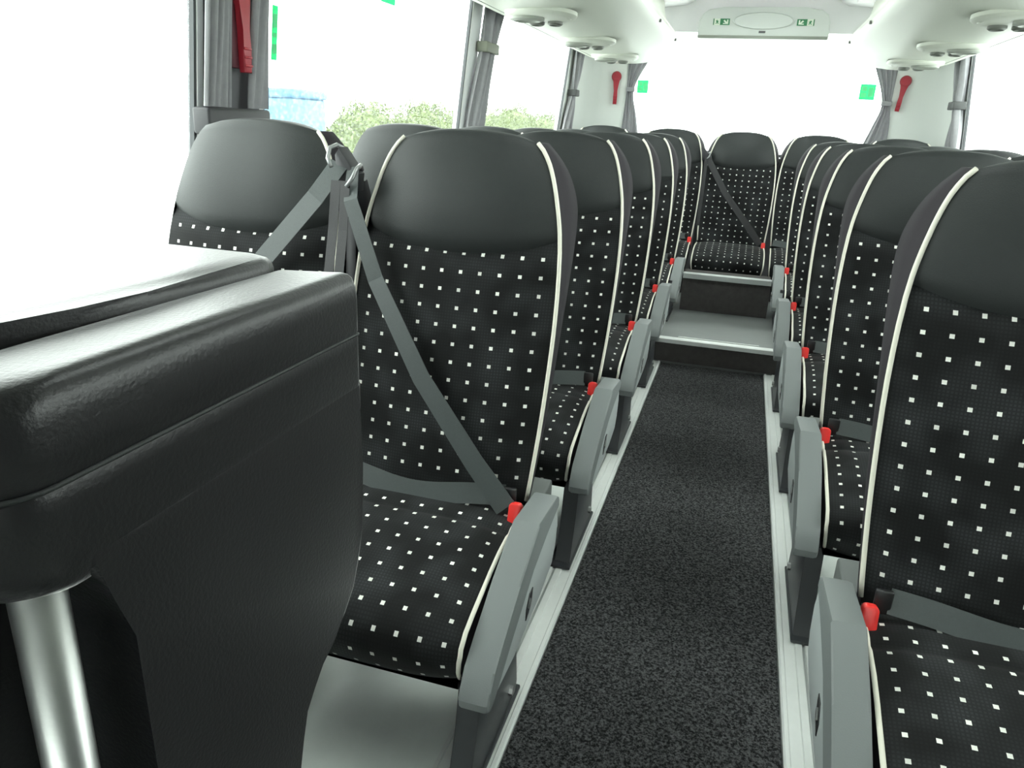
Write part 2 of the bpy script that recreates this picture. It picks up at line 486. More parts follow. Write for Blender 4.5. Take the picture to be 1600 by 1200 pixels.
# ceiling
ADDED_HATCH = ((1.15, 1.95), (3.35, 4.15), (5.2, 5.9))  # unseen roof hatches, added to bring daylight down onto aisle and seats
def ceiling():
    lft = [(-1.37, 2.16), (-1.05, 2.17), (-0.80, 2.175), (-0.62, 2.19), (-0.50, 2.26), (-0.40, 2.30)]
    rgt = [(0.34, 2.30), (0.44, 2.26), (0.56, 2.19), (0.74, 2.175), (0.99, 2.17), (1.31, 2.16)]
    full = lft + rgt + [(1.31, 2.40), (-1.37, 2.40)]
    cuts = [Y0] + [v for h in ADDED_HATCH for v in h] + [6.66]
    o = None
    for i in range(len(cuts) - 1):
        a, b = cuts[i], cuts[i + 1]
        if i % 2 == 0:
            q = link('ceiling' if o is None else 'ceiling_panel', prism_me('ceiling', full, a, b, 'y'), o, 'ceil')
            o = o or q
        else:
            link('ceiling_panel', prism_me('ceiling_panel', lft + [(-0.40, 2.40), (-1.37, 2.40)], a, b, 'y'), o, 'ceil')
            link('ceiling_panel', prism_me('ceiling_panel', rgt + [(1.31, 2.40), (0.34, 2.40)], a, b, 'y'), o, 'ceil')
    tag(o, 'white moulded bus ceiling with raised centre', 'ceiling', kind='structure')
    for s in (-1, 1):
        for y in (1.6, 2.75, 3.9, 5.05):
            x0, x1 = (-0.80, -0.635) if s < 0 else (0.575, 0.74)
            link('cove_panel', box_me('cove_panel', x0, x1, y + 0.006, y + 1.144, 2.150, 2.172, 0.004), o, 'cove')
    global win_n
    for k, (a, b) in enumerate(ADDED_HATCH):
        win_n += 1
        e = empty('window_%d' % win_n)
        tag(e, 'added unseen glazed opening in the ceiling for light from above, %s from the front' % ('first', 'second', 'third')[k], 'roof hatch', kind='structure')
        link('pane', box_me('pane', -0.36, 0.30, a + 0.04, b - 0.04, 2.385, 2.391), e, 'glass')
        for x0, x1, y0, y1 in ((-0.40, 0.34, a, a + 0.04), (-0.40, 0.34, b - 0.04, b), (-0.40, -0.36, a + 0.04, b - 0.04), (0.30, 0.34, a + 0.04, b - 0.04)):
            link('added_hatch_frame', box_me('added_hatch_frame', x0, x1, y0, y1, 2.34, 2.40, 0.004), e, 'frame')
    return o
ceiling()

# aisle carpet, steps and rails
tag(link('aisle_carpet', box_me('aisle_carpet', -0.315, 0.243, Y0 + 0.05, 4.105, 0.0005, 0.009), None, 'carpet'), 'dark speckled carpet runner along the aisle', 'carpet')

def rail(side):
    # profile across the rail, x measured from aisle edge outwards
    prof = [(0, 0.0), (0, 0.016), (0.004, 0.020), (0.012, 0.020), (0.014, 0.017), (0.040, 0.017), (0.042, 0.021), (0.058, 0.021), (0.060, 0.015),
            (0.066, 0.015), (0.068, 0.021), (0.084, 0.021), (0.086, 0.017), (0.112, 0.017), (0.114, 0.020), (0.122, 0.020), (0.124, 0.0)]
    xe = -0.317 if side < 0 else 0.245
    poly = [(xe + side * a, b) for a, b in prof]
    e = empty('aisle_rail', (0, 0, 0))
    ys = 0.78 if side < 0 else Y0 + 0.05
    o = link('profile', prism_me('profile', poly, ys, 4.10, 'y'), e, 'alu')
    link('groove_insert', box_me('groove_insert', *sorted((xe + side * 0.0605, xe + side * 0.0655)), ys + 0.01, 4.09, 0.014, 0.0165), e, 'aludark')
    tag(e, 'silver metal floor rail under the %s row of seats' % ('left' if side < 0 else 'right'), 'rail', 'floor rails along the aisle')
rail(-1); rail(1)

e = empty('rear_step', (0, 4.11, 0))
link('tread', box_me('tread', -1.40, 1.34, 0.0, 1.35, 0.004, 0.145), e, 'stepvinyl')
link('riser', box_me('riser', -1.40, 1.34, -0.012, -0.001, 0.024, 0.13), e, 'carpetriser')
link('edge_trim', prism_me('edge_trim', [(-0.016, 0.130), (-0.016, 0.152), (-0.010, 0.156), (0.03, 0.156), (0.032, 0.146), (-0.006, 0.146), (-0.006, 0.130)], -1.38, 1.32, 'x'), e, 'alu')
link('inlay_strip', box_me('inlay_strip', -0.24, 0.20, 0.07, 0.082, 0.1445, 0.150), e, 'alu')
tag(e, 'low step with grey vinyl tread and metal edge across the aisle end', 'step')
e = empty('rear_ledge', (0, 4.90, 0))
link('riser', box_me('riser', -0.297, 0.249, 0.003, 0.24, 0.147, 0.375), e, 'carpetriser')
link('edge_trim', prism_me('edge_trim', [(-0.012, 0.358), (-0.012, 0.388), (-0.006, 0.392), (0.035, 0.392), (0.035, 0.376), (-0.001, 0.376), (-0.001, 0.358)], -0.297, 0.249, 'x'), e, 'aludark')
tag(e, 'tall dark carpeted ledge with metal edge in front of the back seats', 'step')

# ------------------------------------------------------------------ seats
K = 0.27
WF = [(0.42, 0.230), (0.50, 0.236), (0.62, 0.243), (0.80, 0.247), (0.93, 0.243), (1.02, 0.234), (1.10, 0.216), (1.16, 0.196), (1.195, 0.176), (1.212, 0.160)]
WB = [(0.42, 0.226), (0.62, 0.238), (0.85, 0.246), (1.00, 0.250), (1.08, 0.246), (1.14, 0.226), (1.18, 0.200), (1.205, 0.176), (1.22, 0.160)]
TH = [(0.42, 0.060), (0.60, 0.085), (0.90, 0.105), (1.04, 0.105), (1.12, 0.090), (1.17, 0.075), (1.212, 0.062)]
NU = 28
def ybase(z): return K * (z - 0.46)
def groove(a, c, w, d):
    return d * math.exp(-((a - c) / w) ** 2)

def back_front_point(u, ze, bow, head):
    w = smooth_interp(WF, ze)
    x = u * w
    z = ze + bow * (1 - abs(u) ** 2.2)
    crown = 0.030 * (1 - abs(u) ** 2.6)
    y = ybase(z) - crown
    if head is not None:
        y -= 0.028 * math.sin(math.pi * min(1, head * 1.05)) * (1 - abs(u) ** 3)
        y += 0.010 * math.exp(-(head / 0.05) ** 2)
    else:
        t = (ze - 0.42) / 0.59
        uu = 0.60 + 0.38 * max(0, (t - 0.55) / 0.35) ** 2
        if uu < 1.0:
            y += groove(abs(u), uu, 0.035, 0.004)
        y += 0.010 * math.exp(-((1 - t) / 0.03) ** 2)
    return Vector((x, y, z))

def grid_mesh(name, rows, uvs=None):
    n = len(rows[0])
    verts = [p for r in rows for p in r]
    faces = []
    for i in range(len(rows) - 1):
        for k in range(n - 1):
            faces.append((i * n + k, i * n + k + 1, (i + 1) * n + k + 1, (i + 1) * n + k))
    fu = [q for r in uvs for q in r] if uvs else None
    return mesh(name, verts, faces, True, fu)

US = [-1 + 2 * k / NU for k in range(NU + 1)]
ZB = [0.42 + 0.59 * i / 24 for i in range(25)]
ZH = [1.01 + 0.202 * i / 14 for i in range(15)]

def make_back_meshes():
    rows, uvs = [], []
    v = 0.0
    for i, ze in enumerate(ZB):
        t = i / 24
        bow = -0.040 * t ** 3
        row = [back_front_point(u, ze, bow, None) for u in US]
        rows.append(row)
        uvs.append([(p.x + 0.5, p.z * 1.036) for p in row])
    back = grid_mesh('backrest', rows, uvs)
    # headrest, wrapping over the top
    hrows = []
    for i, ze in enumerate(ZH):
        h = i / 14
        bow = -0.040 + 0.057 * h
        hrows.append([back_front_point(u, ze, bow, h) for u in US])
    top = hrows[-1]
    for j, (dy, dz, ws) in enumerate(((0.010, 0.004, 1.0), (0.026, 0.006, 1.0), (0.044, 0.005, 0.995), (0.060, 0.000, 0.985), (0.070, -0.014, 0.97), (0.073, -0.05, 0.96))):
        hrows.append([Vector((p.x * ws, p.y + (ybase(p.z) - p.y) * j / 5 + dy, p.z + dz - 0.006 * (j + 1) * abs(u) ** 5)) for u, p in zip(US, top)])
    head = grid_mesh('headrest', hrows)
    # shell: sides and back
    zs = ZB + ZH[1:]
    verts, faces = [], []
    m_ = 8
    for ze in zs:
        w = smooth_interp(WF, ze); wb = smooth_interp(WB, ze); th = smooth_interp(TH, ze)
        yf = ybase(ze)
        ring = []
        for s in (-1, 1):
            side = [(s * w, yf + 0.001), (s * (w + (wb - w) * 0.45 + 0.006), yf + th * 0.35), (s * (wb + 0.004), yf + th * 0.75), (s * (wb - 0.012), yf + th)]
            ring.append(side)
        pts = ring[0] + [(-0.08, yf + th * 1.06), (0.08, yf + th * 1.06)] + ring[1][::-1]
        verts += [(x, y, ze) for x, y in pts]
    n = 10
    for i in range(len(zs) - 1):
        for k in range(n - 1):
            faces.append((i * n + k, i * n + k + 1, (i + 1) * n + k + 1, (i + 1) * n + k))
    faces.append(tuple(range(n)))
    faces.append(tuple((len(zs) - 1) * n + k for k in range(n)))
    shell = mesh('back_shell', verts, faces)
    pip = []
    for s in (-1, 1):
        pts = []
        for ze in ZB[1::2] + ZH[1:]:
            pts.append((s * smooth_interp(WF, ze) * 1.004, ybase(ze) - 0.003, ze))
        pip.append(tube_me('piping', pts, 0.0047, 8))
    return back, head, shell, pip

CUSH = [(0.035, 0.415), (0.0, 0.426), (-0.06, 0.430), (-0.115, 0.431), (-0.135, 0.426), (-0.155, 0.431), (-0.21, 0.428), (-0.27, 0.418), (-0.32, 0.406), (-0.37, 0.390), (-0.405, 0.376), (-0.428, 0.356), (-0.434, 0.330), (-0.424, 0.300), (-0.404, 0.272), (-0.37, 0.262)]
def make_cushion_meshes(zmin=0.262):
    rows, uvs, v = [], [], 0.0
    prev = None
    pr = []
    for i in range(len(CUSH) - 1):
        for k in range(2):
            t = k / 2
            pr.append((CUSH[i][0] + (CUSH[i + 1][0] - CUSH[i][0]) * t, CUSH[i][1] + (CUSH[i + 1][1] - CUSH[i][1]) * t))
    pr.append(CUSH[-1])
    edges = []
    for i, (y, z) in enumerate(pr):
        if prev: v += math.hypot(y - prev[0], z - prev[1])
        prev = (y, z)
        f = interp([(0, 0.222), (0.1, 0.232), (0.35, 0.237), (0.50, 0.236), (0.56, 0.228), (0.65, 0.218)], v)
        row, uv = [], []
        # outward normal of the profile
        a = pr[max(i - 1, 0)]; b = pr[min(i + 1, len(pr) - 1)]
        ty, tz = b[0] - a[0], b[1] - a[1]; l = math.hypot(ty, tz)
        ny, nz = tz / l, -ty / l
        for u in US:
            c = 0.016 * (1 - abs(u) ** 4)
            if 0.12 < v < 0.45: c -= groove(abs(u), 0.62, 0.03, 0.003)
            row.append(Vector((u * f, y + ny * c, z + nz * c)))
            uv.append((u * f + 0.5, 3.0 - v))
        rows.append(row); uvs.append(uv)
        edges.append((f, y, z))
    me = grid_mesh('seat_cushion', rows, uvs)
    # side panels + bottom
    verts, faces = [], []
    for s in (-1, 1):
        base = len(verts)
        for f, y, z in edges:
            verts.append((s * f, y, z))
            verts.append((s * (f + 0.004), y * 0.97, 0.5 * z + 0.5 * zmin))
            verts.append((s * (f - 0.006), y * 0.94 - 0.01, min(z, zmin) - 0.004))
        for i in range(len(edges) - 1):
            for k in range(2):
                a = base + i * 3 + k
                faces.append((a, a + 1, a + 4, a + 3))
    ne = len(edges)
    for i in range(ne - 1):
        a = i * 3 + 2; b = ne * 3 + i * 3 + 2
        faces.append((a, a + 3, b + 3, b))
    under = mesh('cushion_side', verts, faces)
    under.set_sharp_from_angle(angle=math.radians(60))
    pips = []
    for s in (-1, 1):
        pips.append(tube_me('cushion_piping', [(s * (f + 0.001), y - 0.002, z + 0.003) for f, y, z in edges[4:-2]], 0.0045, 8))
    return me, under, pips

BACK, HEADM, SHELL, PIP = make_back_meshes()
CU, CUS, CPIP = make_cushion_meshes()

# armrest lowered at a slope (aisle at local +x), as extruded profiles
ARM_POLY = [(0.012, 0.437), (0.010, 0.462), (-0.012, 0.474), (-0.172, 0.490), (-0.30, 0.424), (-0.395, 0.370), (-0.445, 0.338), (-0.470, 0.315), (-0.480, 0.294), (-0.476, 0.276), (-0.460, 0.266), (-0.436, 0.270), (-0.33, 0.335), (-0.20, 0.405), (-0.10, 0.424)]
COV_POLY = [(0.022, 0.425), (-0.13, 0.420), (-0.28, 0.350), (-0.425, 0.275), (-0.42, 0.262), (-0.30, 0.262), (-0.10, 0.270), (0.0, 0.292), (0.025, 0.330), (0.034, 0.385)]
PED_POLY = [(-0.455, 0.024), (-0.135, 0.024), (-0.125, 0.055), (-0.150, 0.150), (-0.150, 0.262), (-0.395, 0.262), (-0.405, 0.16)]
FOOT_POLY = [(-0.475, 0.0215), (-0.115, 0.0215), (-0.115, 0.030), (-0.475, 0.030)]

def mx(poly): return poly
def mirrored(me, name):
    m2 = me.copy(); m2.name = name
    for v in m2.vertices: v.co.x = -v.co.x
    m2.flip_normals()
    return m2

ARM = {}
def aisle_meshes():
    a = {}
    a['armrest'] = prism_me('armrest', ARM_POLY, 0.250, 0.307, 'x', 0.007, 2)
    a['armrest'].set_sharp_from_angle(angle=math.radians(24))
    a['side_cover'] = prism_me('side_cover', COV_POLY, 0.262, 0.3015, 'x', 0.006, 2)
    a['latch'] = prism_me('latch', [(-0.225, 0.318), (-0.205, 0.345), (-0.180, 0.345), (-0.190, 0.310), (-0.225, 0.292)], 0.298, 0.3035, 'x', 0.001, 1)
    a['latch_pin'] = prism_me('latch_pin', [(-0.216, 0.318), (-0.203, 0.334), (-0.196, 0.326), (-0.209, 0.310)], 0.303, 0.3060, 'x')
    bm = bmesh.new()
    add_box(bm, 0.225, 0.272, -0.45, -0.14, 0.024, 0.262)
    bm.free()
    a['pedestal'] = prism_me('pedestal', PED_POLY, 0.222, 0.266, 'x', 0.003, 2)
    a['foot_plate'] = prism_me('foot_plate', FOOT_POLY, 0.205, 0.272, 'x', 0.002, 1)
    bm = bmesh.new()
    bmesh.ops.create_cone(bm, cap_ends=True, segments=6, radius1=0.011, radius2=0.011, depth=0.012, matrix=Matrix.Translation((0.2685, -0.185, 0.072)) @ Matrix.Rotation(math.pi / 2, 4, 'Y'))
    a['bolt'] = bm_mesh('bolt', bm)
    a['hinge_cover'] = box_me('hinge_cover', 0.170, 0.246, 0.070, 0.20, 0.25, 0.405, 0.006)
    a['hinge_bracket'] = box_me('hinge_bracket', 0.237, 0.249, -0.06, 0.08, 0.25, 0.40, 0.003)
    return a
AL = aisle_meshes()
AR = {k: mirrored(v, k) for k, v in AL.items()}

def buckle_meshes():
    bm = bmesh.new()
    add_box(bm, -0.016, 0.016, -0.012, 0.014, -0.055, 0.026)
    bmesh.ops.bevel(bm, geom=bm.edges[:], offset=0.005, segments=2, affect='EDGES')
    body = bm_mesh('buckle', bm, True, 40)
    rr = []
    for cx, cz, a0 in ((0.0045, 0.027, 0), (-0.0055, 0.027, 90), (-0.0055, -0.015, 180), (0.0045, -0.015, 270)):
        for k in range(5):
            an = math.radians(a0 + 22.5 * k)
            rr.append((cx + 0.009 * math.cos(an), cz + 0.009 * math.sin(an)))
    btn = prism_me('release_button', rr, -0.030, -0.006, 'y', 0.004, 2)
    return body, btn
BUC, BTN = buckle_meshes()

def lap_belt_me():
    pts, nor = [], []
    for i in range(21):
        t = i / 20
        x = 0.196 - 0.42 * t
        z = 0.474 - 0.014 * math.sin(math.pi * t) + 0.004 * math.sin(9 * t)
        y = -0.052 - 0.022 * math.sin(math.pi * t)
        pts.append((x, y, z)); nor.append((0, -0.9, 0.44))
    return ribbon_me('lap_belt', pts, nor, 0.047)
LAP = {1: lap_belt_me()}
LAP[-1] = mirrored(LAP[1], 'lap_belt')
TONGUE = {1: box_me('belt_tongue', 0.192, 0.222, -0.060, -0.050, 0.448, 0.496, 0.003)}
TONGUE[-1] = mirrored(TONGUE[1], 'belt_tongue')
FRAME = box_me('seat_frame', -0.21, 0.218, -0.36, 0.02, 0.225, 0.256, 0.005)
LEG = box_me('leg', -0.20, -0.16, -0.33, -0.10, 0.0, 0.225, 0.004)
LEGR = mirrored(LEG, 'leg')

def seat(x, y, dz, side, kind, label, group='passenger seats', lap=True, base=0.0):
    """side +1: buckle (and aisle) toward +x; kind 'aisle', 'window' or 'rear'"""
    e = empty('passenger_seat', (x, y, 0.0))
    if kind == 'rear': e.scale = (1.035, 1.0, 1.0)
    tag(e, label, 'seat', group)
    z = Vector((0, 0, dz))
    def p(name, me, material, parent=e):
        o = link(name, me, parent, material)
        if parent is e: o.location = z
        return o
    b = p('backrest', BACK, 'fabric')
    p('headrest', HEADM, 'leather')
    p('back_shell', SHELL, 'side')
    for k in range(2):
        if kind == 'window' and k == (0 if side > 0 else 1): continue
        p('piping', PIP[k], 'piping')
    p('seat_cushion', CU, 'fabric')
    p('cushion_side', CUS, 'side')
    for k in range(2): p('cushion_piping', CPIP[k], 'piping')
    if kind != 'rear': p('seat_frame', FRAME, 'ped')
    D = AL if side > 0 else AR
    if kind == 'aisle':
        a = p('armrest', D['armrest'], 'arm')
        c = p('side_cover', D['side_cover'], 'cover')
        l = link('latch', D['latch'], c, 'black')
        link('latch_pin', D['latch_pin'], c, 'chrome')
        pd = link('pedestal', D['pedestal'], e, 'ped')
        link('foot_plate', D['foot_plate'], pd, 'ped')
        link('bolt', D['bolt'], pd, 'chrome')
        pd.location = (0, 0, base if base else 0)
        p('hinge_cover', D['hinge_cover'], 'hinge')
        p('hinge_bracket', D['hinge_bracket'], 'ped')
    elif kind == 'window':
        lg = link('leg', LEG if side > 0 else LEGR, e, 'ped')
        lg.location = (0, 0, base)
    bk = p('buckle', BUC, 'black')
    bk.location = (side * 0.228, -0.062, 0.432 + dz)
    bk.rotation_euler = (math.radians(-14), 0, 0)
    link('release_button', BTN, bk, 'red')
    if lap:
        lb = p('lap_belt', LAP[1 if side > 0 else -1], 'belt')
        link('belt_tongue', TONGUE[1 if side > 0 else -1], lb, 'black')
    return e

ORD = ['first', 'second', 'third', 'fourth', 'fifth']
LY = [1.46, 2.33, 3.20, 4.06, 5.00]
RY = [1.335, 2.215, 3.10, 3.97, 5.04]
LXA, LXW = -0.607, -1.155
RXA, RXW = 0.547, 1.093
seats = {}
for i in range(5):
    dz = 0.0
    base = 0.1455 - 0.0215 if i == 4 else 0.0
    lab = ['nearest black dotted seat left of the aisle, crossed by a diagonal grey belt',
           'second seat from the front left of the aisle, black with cream piping',
           'third seat from the front left of the aisle, black with cream piping',
           'fourth seat from the front left of the aisle, just before the rear step',
           'fifth seat from the front left of the aisle, beside the rear step'][i]
    seats['LA', i] = seat(LXA, LY[i], dz, 1, 'aisle', lab, 'aisle seats left of the aisle', base=base)
    lab = ['left window seat with grey leatherette headrest behind the black padded console',
           'left window seat one row behind the nearest window seat',
           'left window seat beside the third aisle seat, mostly hidden',
           'left window seat beside the fourth aisle seat, mostly hidden',
           'left window seat beside the fifth aisle seat, mostly hidden'][i]
    seats['LW', i] = seat(LXW, LY[i], dz, 1, 'window', lab, 'window seats at left', base=0.146 if i == 4 else 0.0)
    lab = ['nearest seat right of the aisle, cut off by the picture edge',
           'second seat from the front right of the aisle, black with cream piping',
           'third seat from the front right of the aisle, black with cream piping',
           'fourth seat from the front right of the aisle, just before the rear step',
           'fifth seat from the front right of the aisle, beside the rear step'][i]
    seats['RA', i] = seat(RXA + (0.012 if i == 4 else 0), RY[i], dz, -1, 'aisle', lab, 'aisle seats right of the aisle', base=base)
    lab = 'right window seat beside the %s aisle seat on the right' % ORD[i]
    seats['RW', i] = seat(RXW, RY[i], dz, -1, 'window', lab, 'window seats at right', base=0.146 if i == 4 else 0.0)
rear_lab = ['back row seat in the left corner below the red hammer', 'back row seat just left of the centre one',
            'centre seat of the back row facing the aisle, with a diagonal belt', 'back row seat just right of the centre one',
            'back row seat in the right corner below the red hammer']
RYY = 5.86
for k in range(5):
    seats['B', k] = seat(-0.042 + (k - 2) * 0.532, RYY, 0.035, 1, 'rear', rear_lab[k], 'back row seats', lap=(k != 2))
pl = link('seat_plinth', box_me('seat_plinth', -1.36, 1.28, 5.50, 5.80, 0.002, 0.268, 0.004), None, 'carpetriser')
tag(pl, 'dark low plinth carrying the back row of seats', 'plinth')

# buckle of the back-row seat left of the centre sits at its right; ok for all

# ---- shoulder belts and belt towers
def shoulder(parent, pts, w0, w1, name='shoulder_belt', matl='belt', nrm=(0, -1, 0.3)):
    n = len(pts)
    P = [Vector(p) for p in pts]
    out = []
    for i in range(n - 1):
        for k in range(6):
            out.append(P[i].lerp(P[i + 1], k / 6))
    out.append(P[-1])
    ws = [w0 + (w1 - w0) * i / (len(out) - 1) for i in range(len(out))]
    return link(name, ribbon_me(name, out, [nrm] * len(out), ws), parent, matl)

LA0 = seats['LA', 0]
# local coords of the aisle seat (origin at LXA, 1.46)
shoulder(LA0, [(-0.258, 0.130, 1.140), (-0.245, 0.090, 1.07), (-0.17, 0.060, 0.90), (-0.03, 0.000, 0.70), (0.12, -0.052, 0.54), (0.205, -0.075, 0.455)], 0.030, 0.050)
LW0 = seats['LW', 0]
shoulder(LW0, [(0.256, 0.128, 1.145), (0.215, 0.085, 1.07), (0.10, 0.045, 0.93), (-0.05, 0.00, 0.75), (-0.20, -0.055, 0.52)], 0.046, 0.050)

def belt_tower(x, y, label, dz=0.0, double=True):
    t = empty('belt_tower', (x, y, 0))
    tag(t, label, 'belt post')
    link('post', prism_me('post', [(0.035, 0.0), (0.085, 0.0), (0.225, 1.07 + dz), (0.205, 1.11 + dz), (0.165, 1.10 + dz), (0.15, 1.05 + dz)], -0.014, 0.014, 'x', 0.004, 2), t, 'bracket')
    c = link('guide_head', prism_me('guide_head', [(-0.022, 1.085 + dz), (-0.030, 1.165 + dz), (-0.018, 1.182 + dz), (0.024, 1.125 + dz), (0.020, 1.085 + dz)], 0.125, 0.175, 'y', 0.006, 2), t, 'bracket')
    for s in ((-1, 1) if double else (1,)):
        up = 0.030 if s < 0 else -0.012
        pts = [(s * 0.020, 0.165, 1.145 + dz + up), (s * 0.030, 0.140, 1.156 + dz + up), (s * 0.034, 0.115, 1.150 + dz + up), (s * 0.030, 0.098, 1.128 + dz + up), (s * 0.018, 0.092, 1.110 + dz + up)]
        link('metal_loop', tube_me('metal_loop', pts, 0.0052, 8), c, 'steel')
        shoulder(t, [(s * 0.012, 0.100, 1.110 + dz), (s * 0.013, 0.080, 1.0 + dz), (s * 0.014, -0.02, 0.62 + dz)], 0.024, 0.024, 'retractor_strap', 'beltdark', (0, -1, 0.25))
    return t
belt_tower(0.5 * (LXA + LXW), LY[0] + 0.0, 'black seat belt post with metal loops between the two nearest left seats')
B2 = seats['B', 2]
shoulder(B2, [(-0.240, 0.135, 1.10), (-0.222, 0.105, 1.05), (-0.08, 0.03, 0.83), (0.10, -0.035, 0.62), (0.205, -0.06, 0.49)], 0.040, 0.046, matl='beltdark')
belt_tower(-0.042 - 0.266, RYY, 'small black belt post left of the centre back seat', -0.03, False)

# ------------------------------------------------------------------ black padded console with chrome pole
e = empty('padded_console', (0, 0, 0))
tag(e, 'large black leatherette padded console with seam and chrome pole, left foreground', 'console')
def rounded_plan(x0, x1, y0, y1, rf, rr, inset, n=8):
    """counter-clockwise plan outline; front (low y) corners radius rf, rear corners radius rr"""
    x1 -= inset; y0 += inset * 3.0; y1 -= inset
    rf = min(max(0.004, rf - inset * 0.3), 0.5 * (x1 - x0) - 0.001); rr = max(0.004, rr - inset)
    pts = []
    for cx, cy, r, a0 in ((x1 - rr, y1 - rr, rr, 0), (x0 + rr, y1 - rr, rr, 90), (x0 + rf, y0 + rf, rf, 180), (x1 - rf, y0 + rf, rf, 270)):
        for k in range(n + 1):
            a = math.radians(a0 + 90 * k / n)
            pts.append((cx + r * math.cos(a), cy + r * math.sin(a)))
    return pts
def loft_plan(name, levels, args):
    verts, faces = [], []
    for z, ins in levels:
        pl_ = rounded_plan(*args, ins)
        n = len(pl_)
        k_ = -0.06 * min(1.0, max(0.0, (z - 1.045) / 0.03))    # top falls slightly toward the window
        verts += [(x, y, z - k_ * (x + 0.462)) for x, y in pl_]
    for i in range(len(levels) - 1):
        for k in range(n):
            faces.append((i * n + k, i * n + (k + 1) % n, (i + 1) * n + (k + 1) % n, (i + 1) * n + k))
    faces.append(tuple(range(n))[::-1]); faces.append(tuple((len(levels) - 1) * n + k for k in range(n)))
    me = mesh(name, verts, faces); me.set_sharp_from_angle(angle=math.radians(45))
    return me
BARGS = (-0.4865, -0.395, 0.280, 0.738, 0.046, 0.014)
sp = link('side_bolster', loft_plan('side_bolster', [(0.930, 0.016), (0.936, 0.007), (0.945, 0.002), (0.96, 0.0), (1.0, 0.0), (1.014, 0.0), (1.0175, 0.0015), (1.021, 0.0), (1.04, 0.0), (1.058, 0.0), (1.068, 0.0015), (1.0775, 0.005), (1.0815, 0.009), (1.0838, 0.014), (1.0845, 0.019), (1.0846, 0.024)], BARGS), e, 'pad')
outline = rounded_plan(*BARGS, 0.0)
nq = 9
seam_pts = [(x, y, 1.0175) for x, y in outline[3 * nq:4 * nq] + outline[0:3]]
link('seam', tube_me('seam', seam_pts, 0.0020, 6), sp, 'leather')
low_poly = [(0.340, 0.945), (0.362, 0.912), (0.376, 0.87), (0.378, 0.0), (0.562, 0.0), (0.563, 0.45), (0.566, 0.53), (0.572, 0.575), (0.583, 0.607), (0.602, 0.628), (0.625, 0.641), (0.652, 0.654), (0.682, 0.673), (0.705, 0.696), (0.720, 0.728), (0.728, 0.77), (0.733, 0.85), (0.735, 0.96), (0.34, 0.96)]
link('lower_panel', prism_me('lower_panel', low_poly, -0.480, -0.3955, 'x', 0.006, 3), e, 'pad')
top_poly = [(-1.38, 0.20), (-0.57, 0.20), (-0.53, 0.30), (-0.505, 0.38), (-0.492, 0.45), (-0.487, 0.52), (-0.487, 0.70), (-0.50, 0.728), (-0.53, 0.742), (-1.38, 0.75)]
link('top_pad', prism_me('top_pad', top_poly, 1.02, 1.097, 'z', 0.014, 3), e, 'pad')
link('body', box_me('body', -1.37, -0.50, 0.24, 0.55, 0.0, 1.02, 0.01), e, 'pad')
link('pole', tube_me('pole', [(-0.425, 0.322, 0.0), (-0.425, 0.322, 0.97)], 0.0185, 24), e, 'chrome')
link('pole_base', tube_me('pole_base', [(-0.425, 0.322, 0.0), (-0.425, 0.322, 0.012)], 0.045, 24), e, 'chrome')

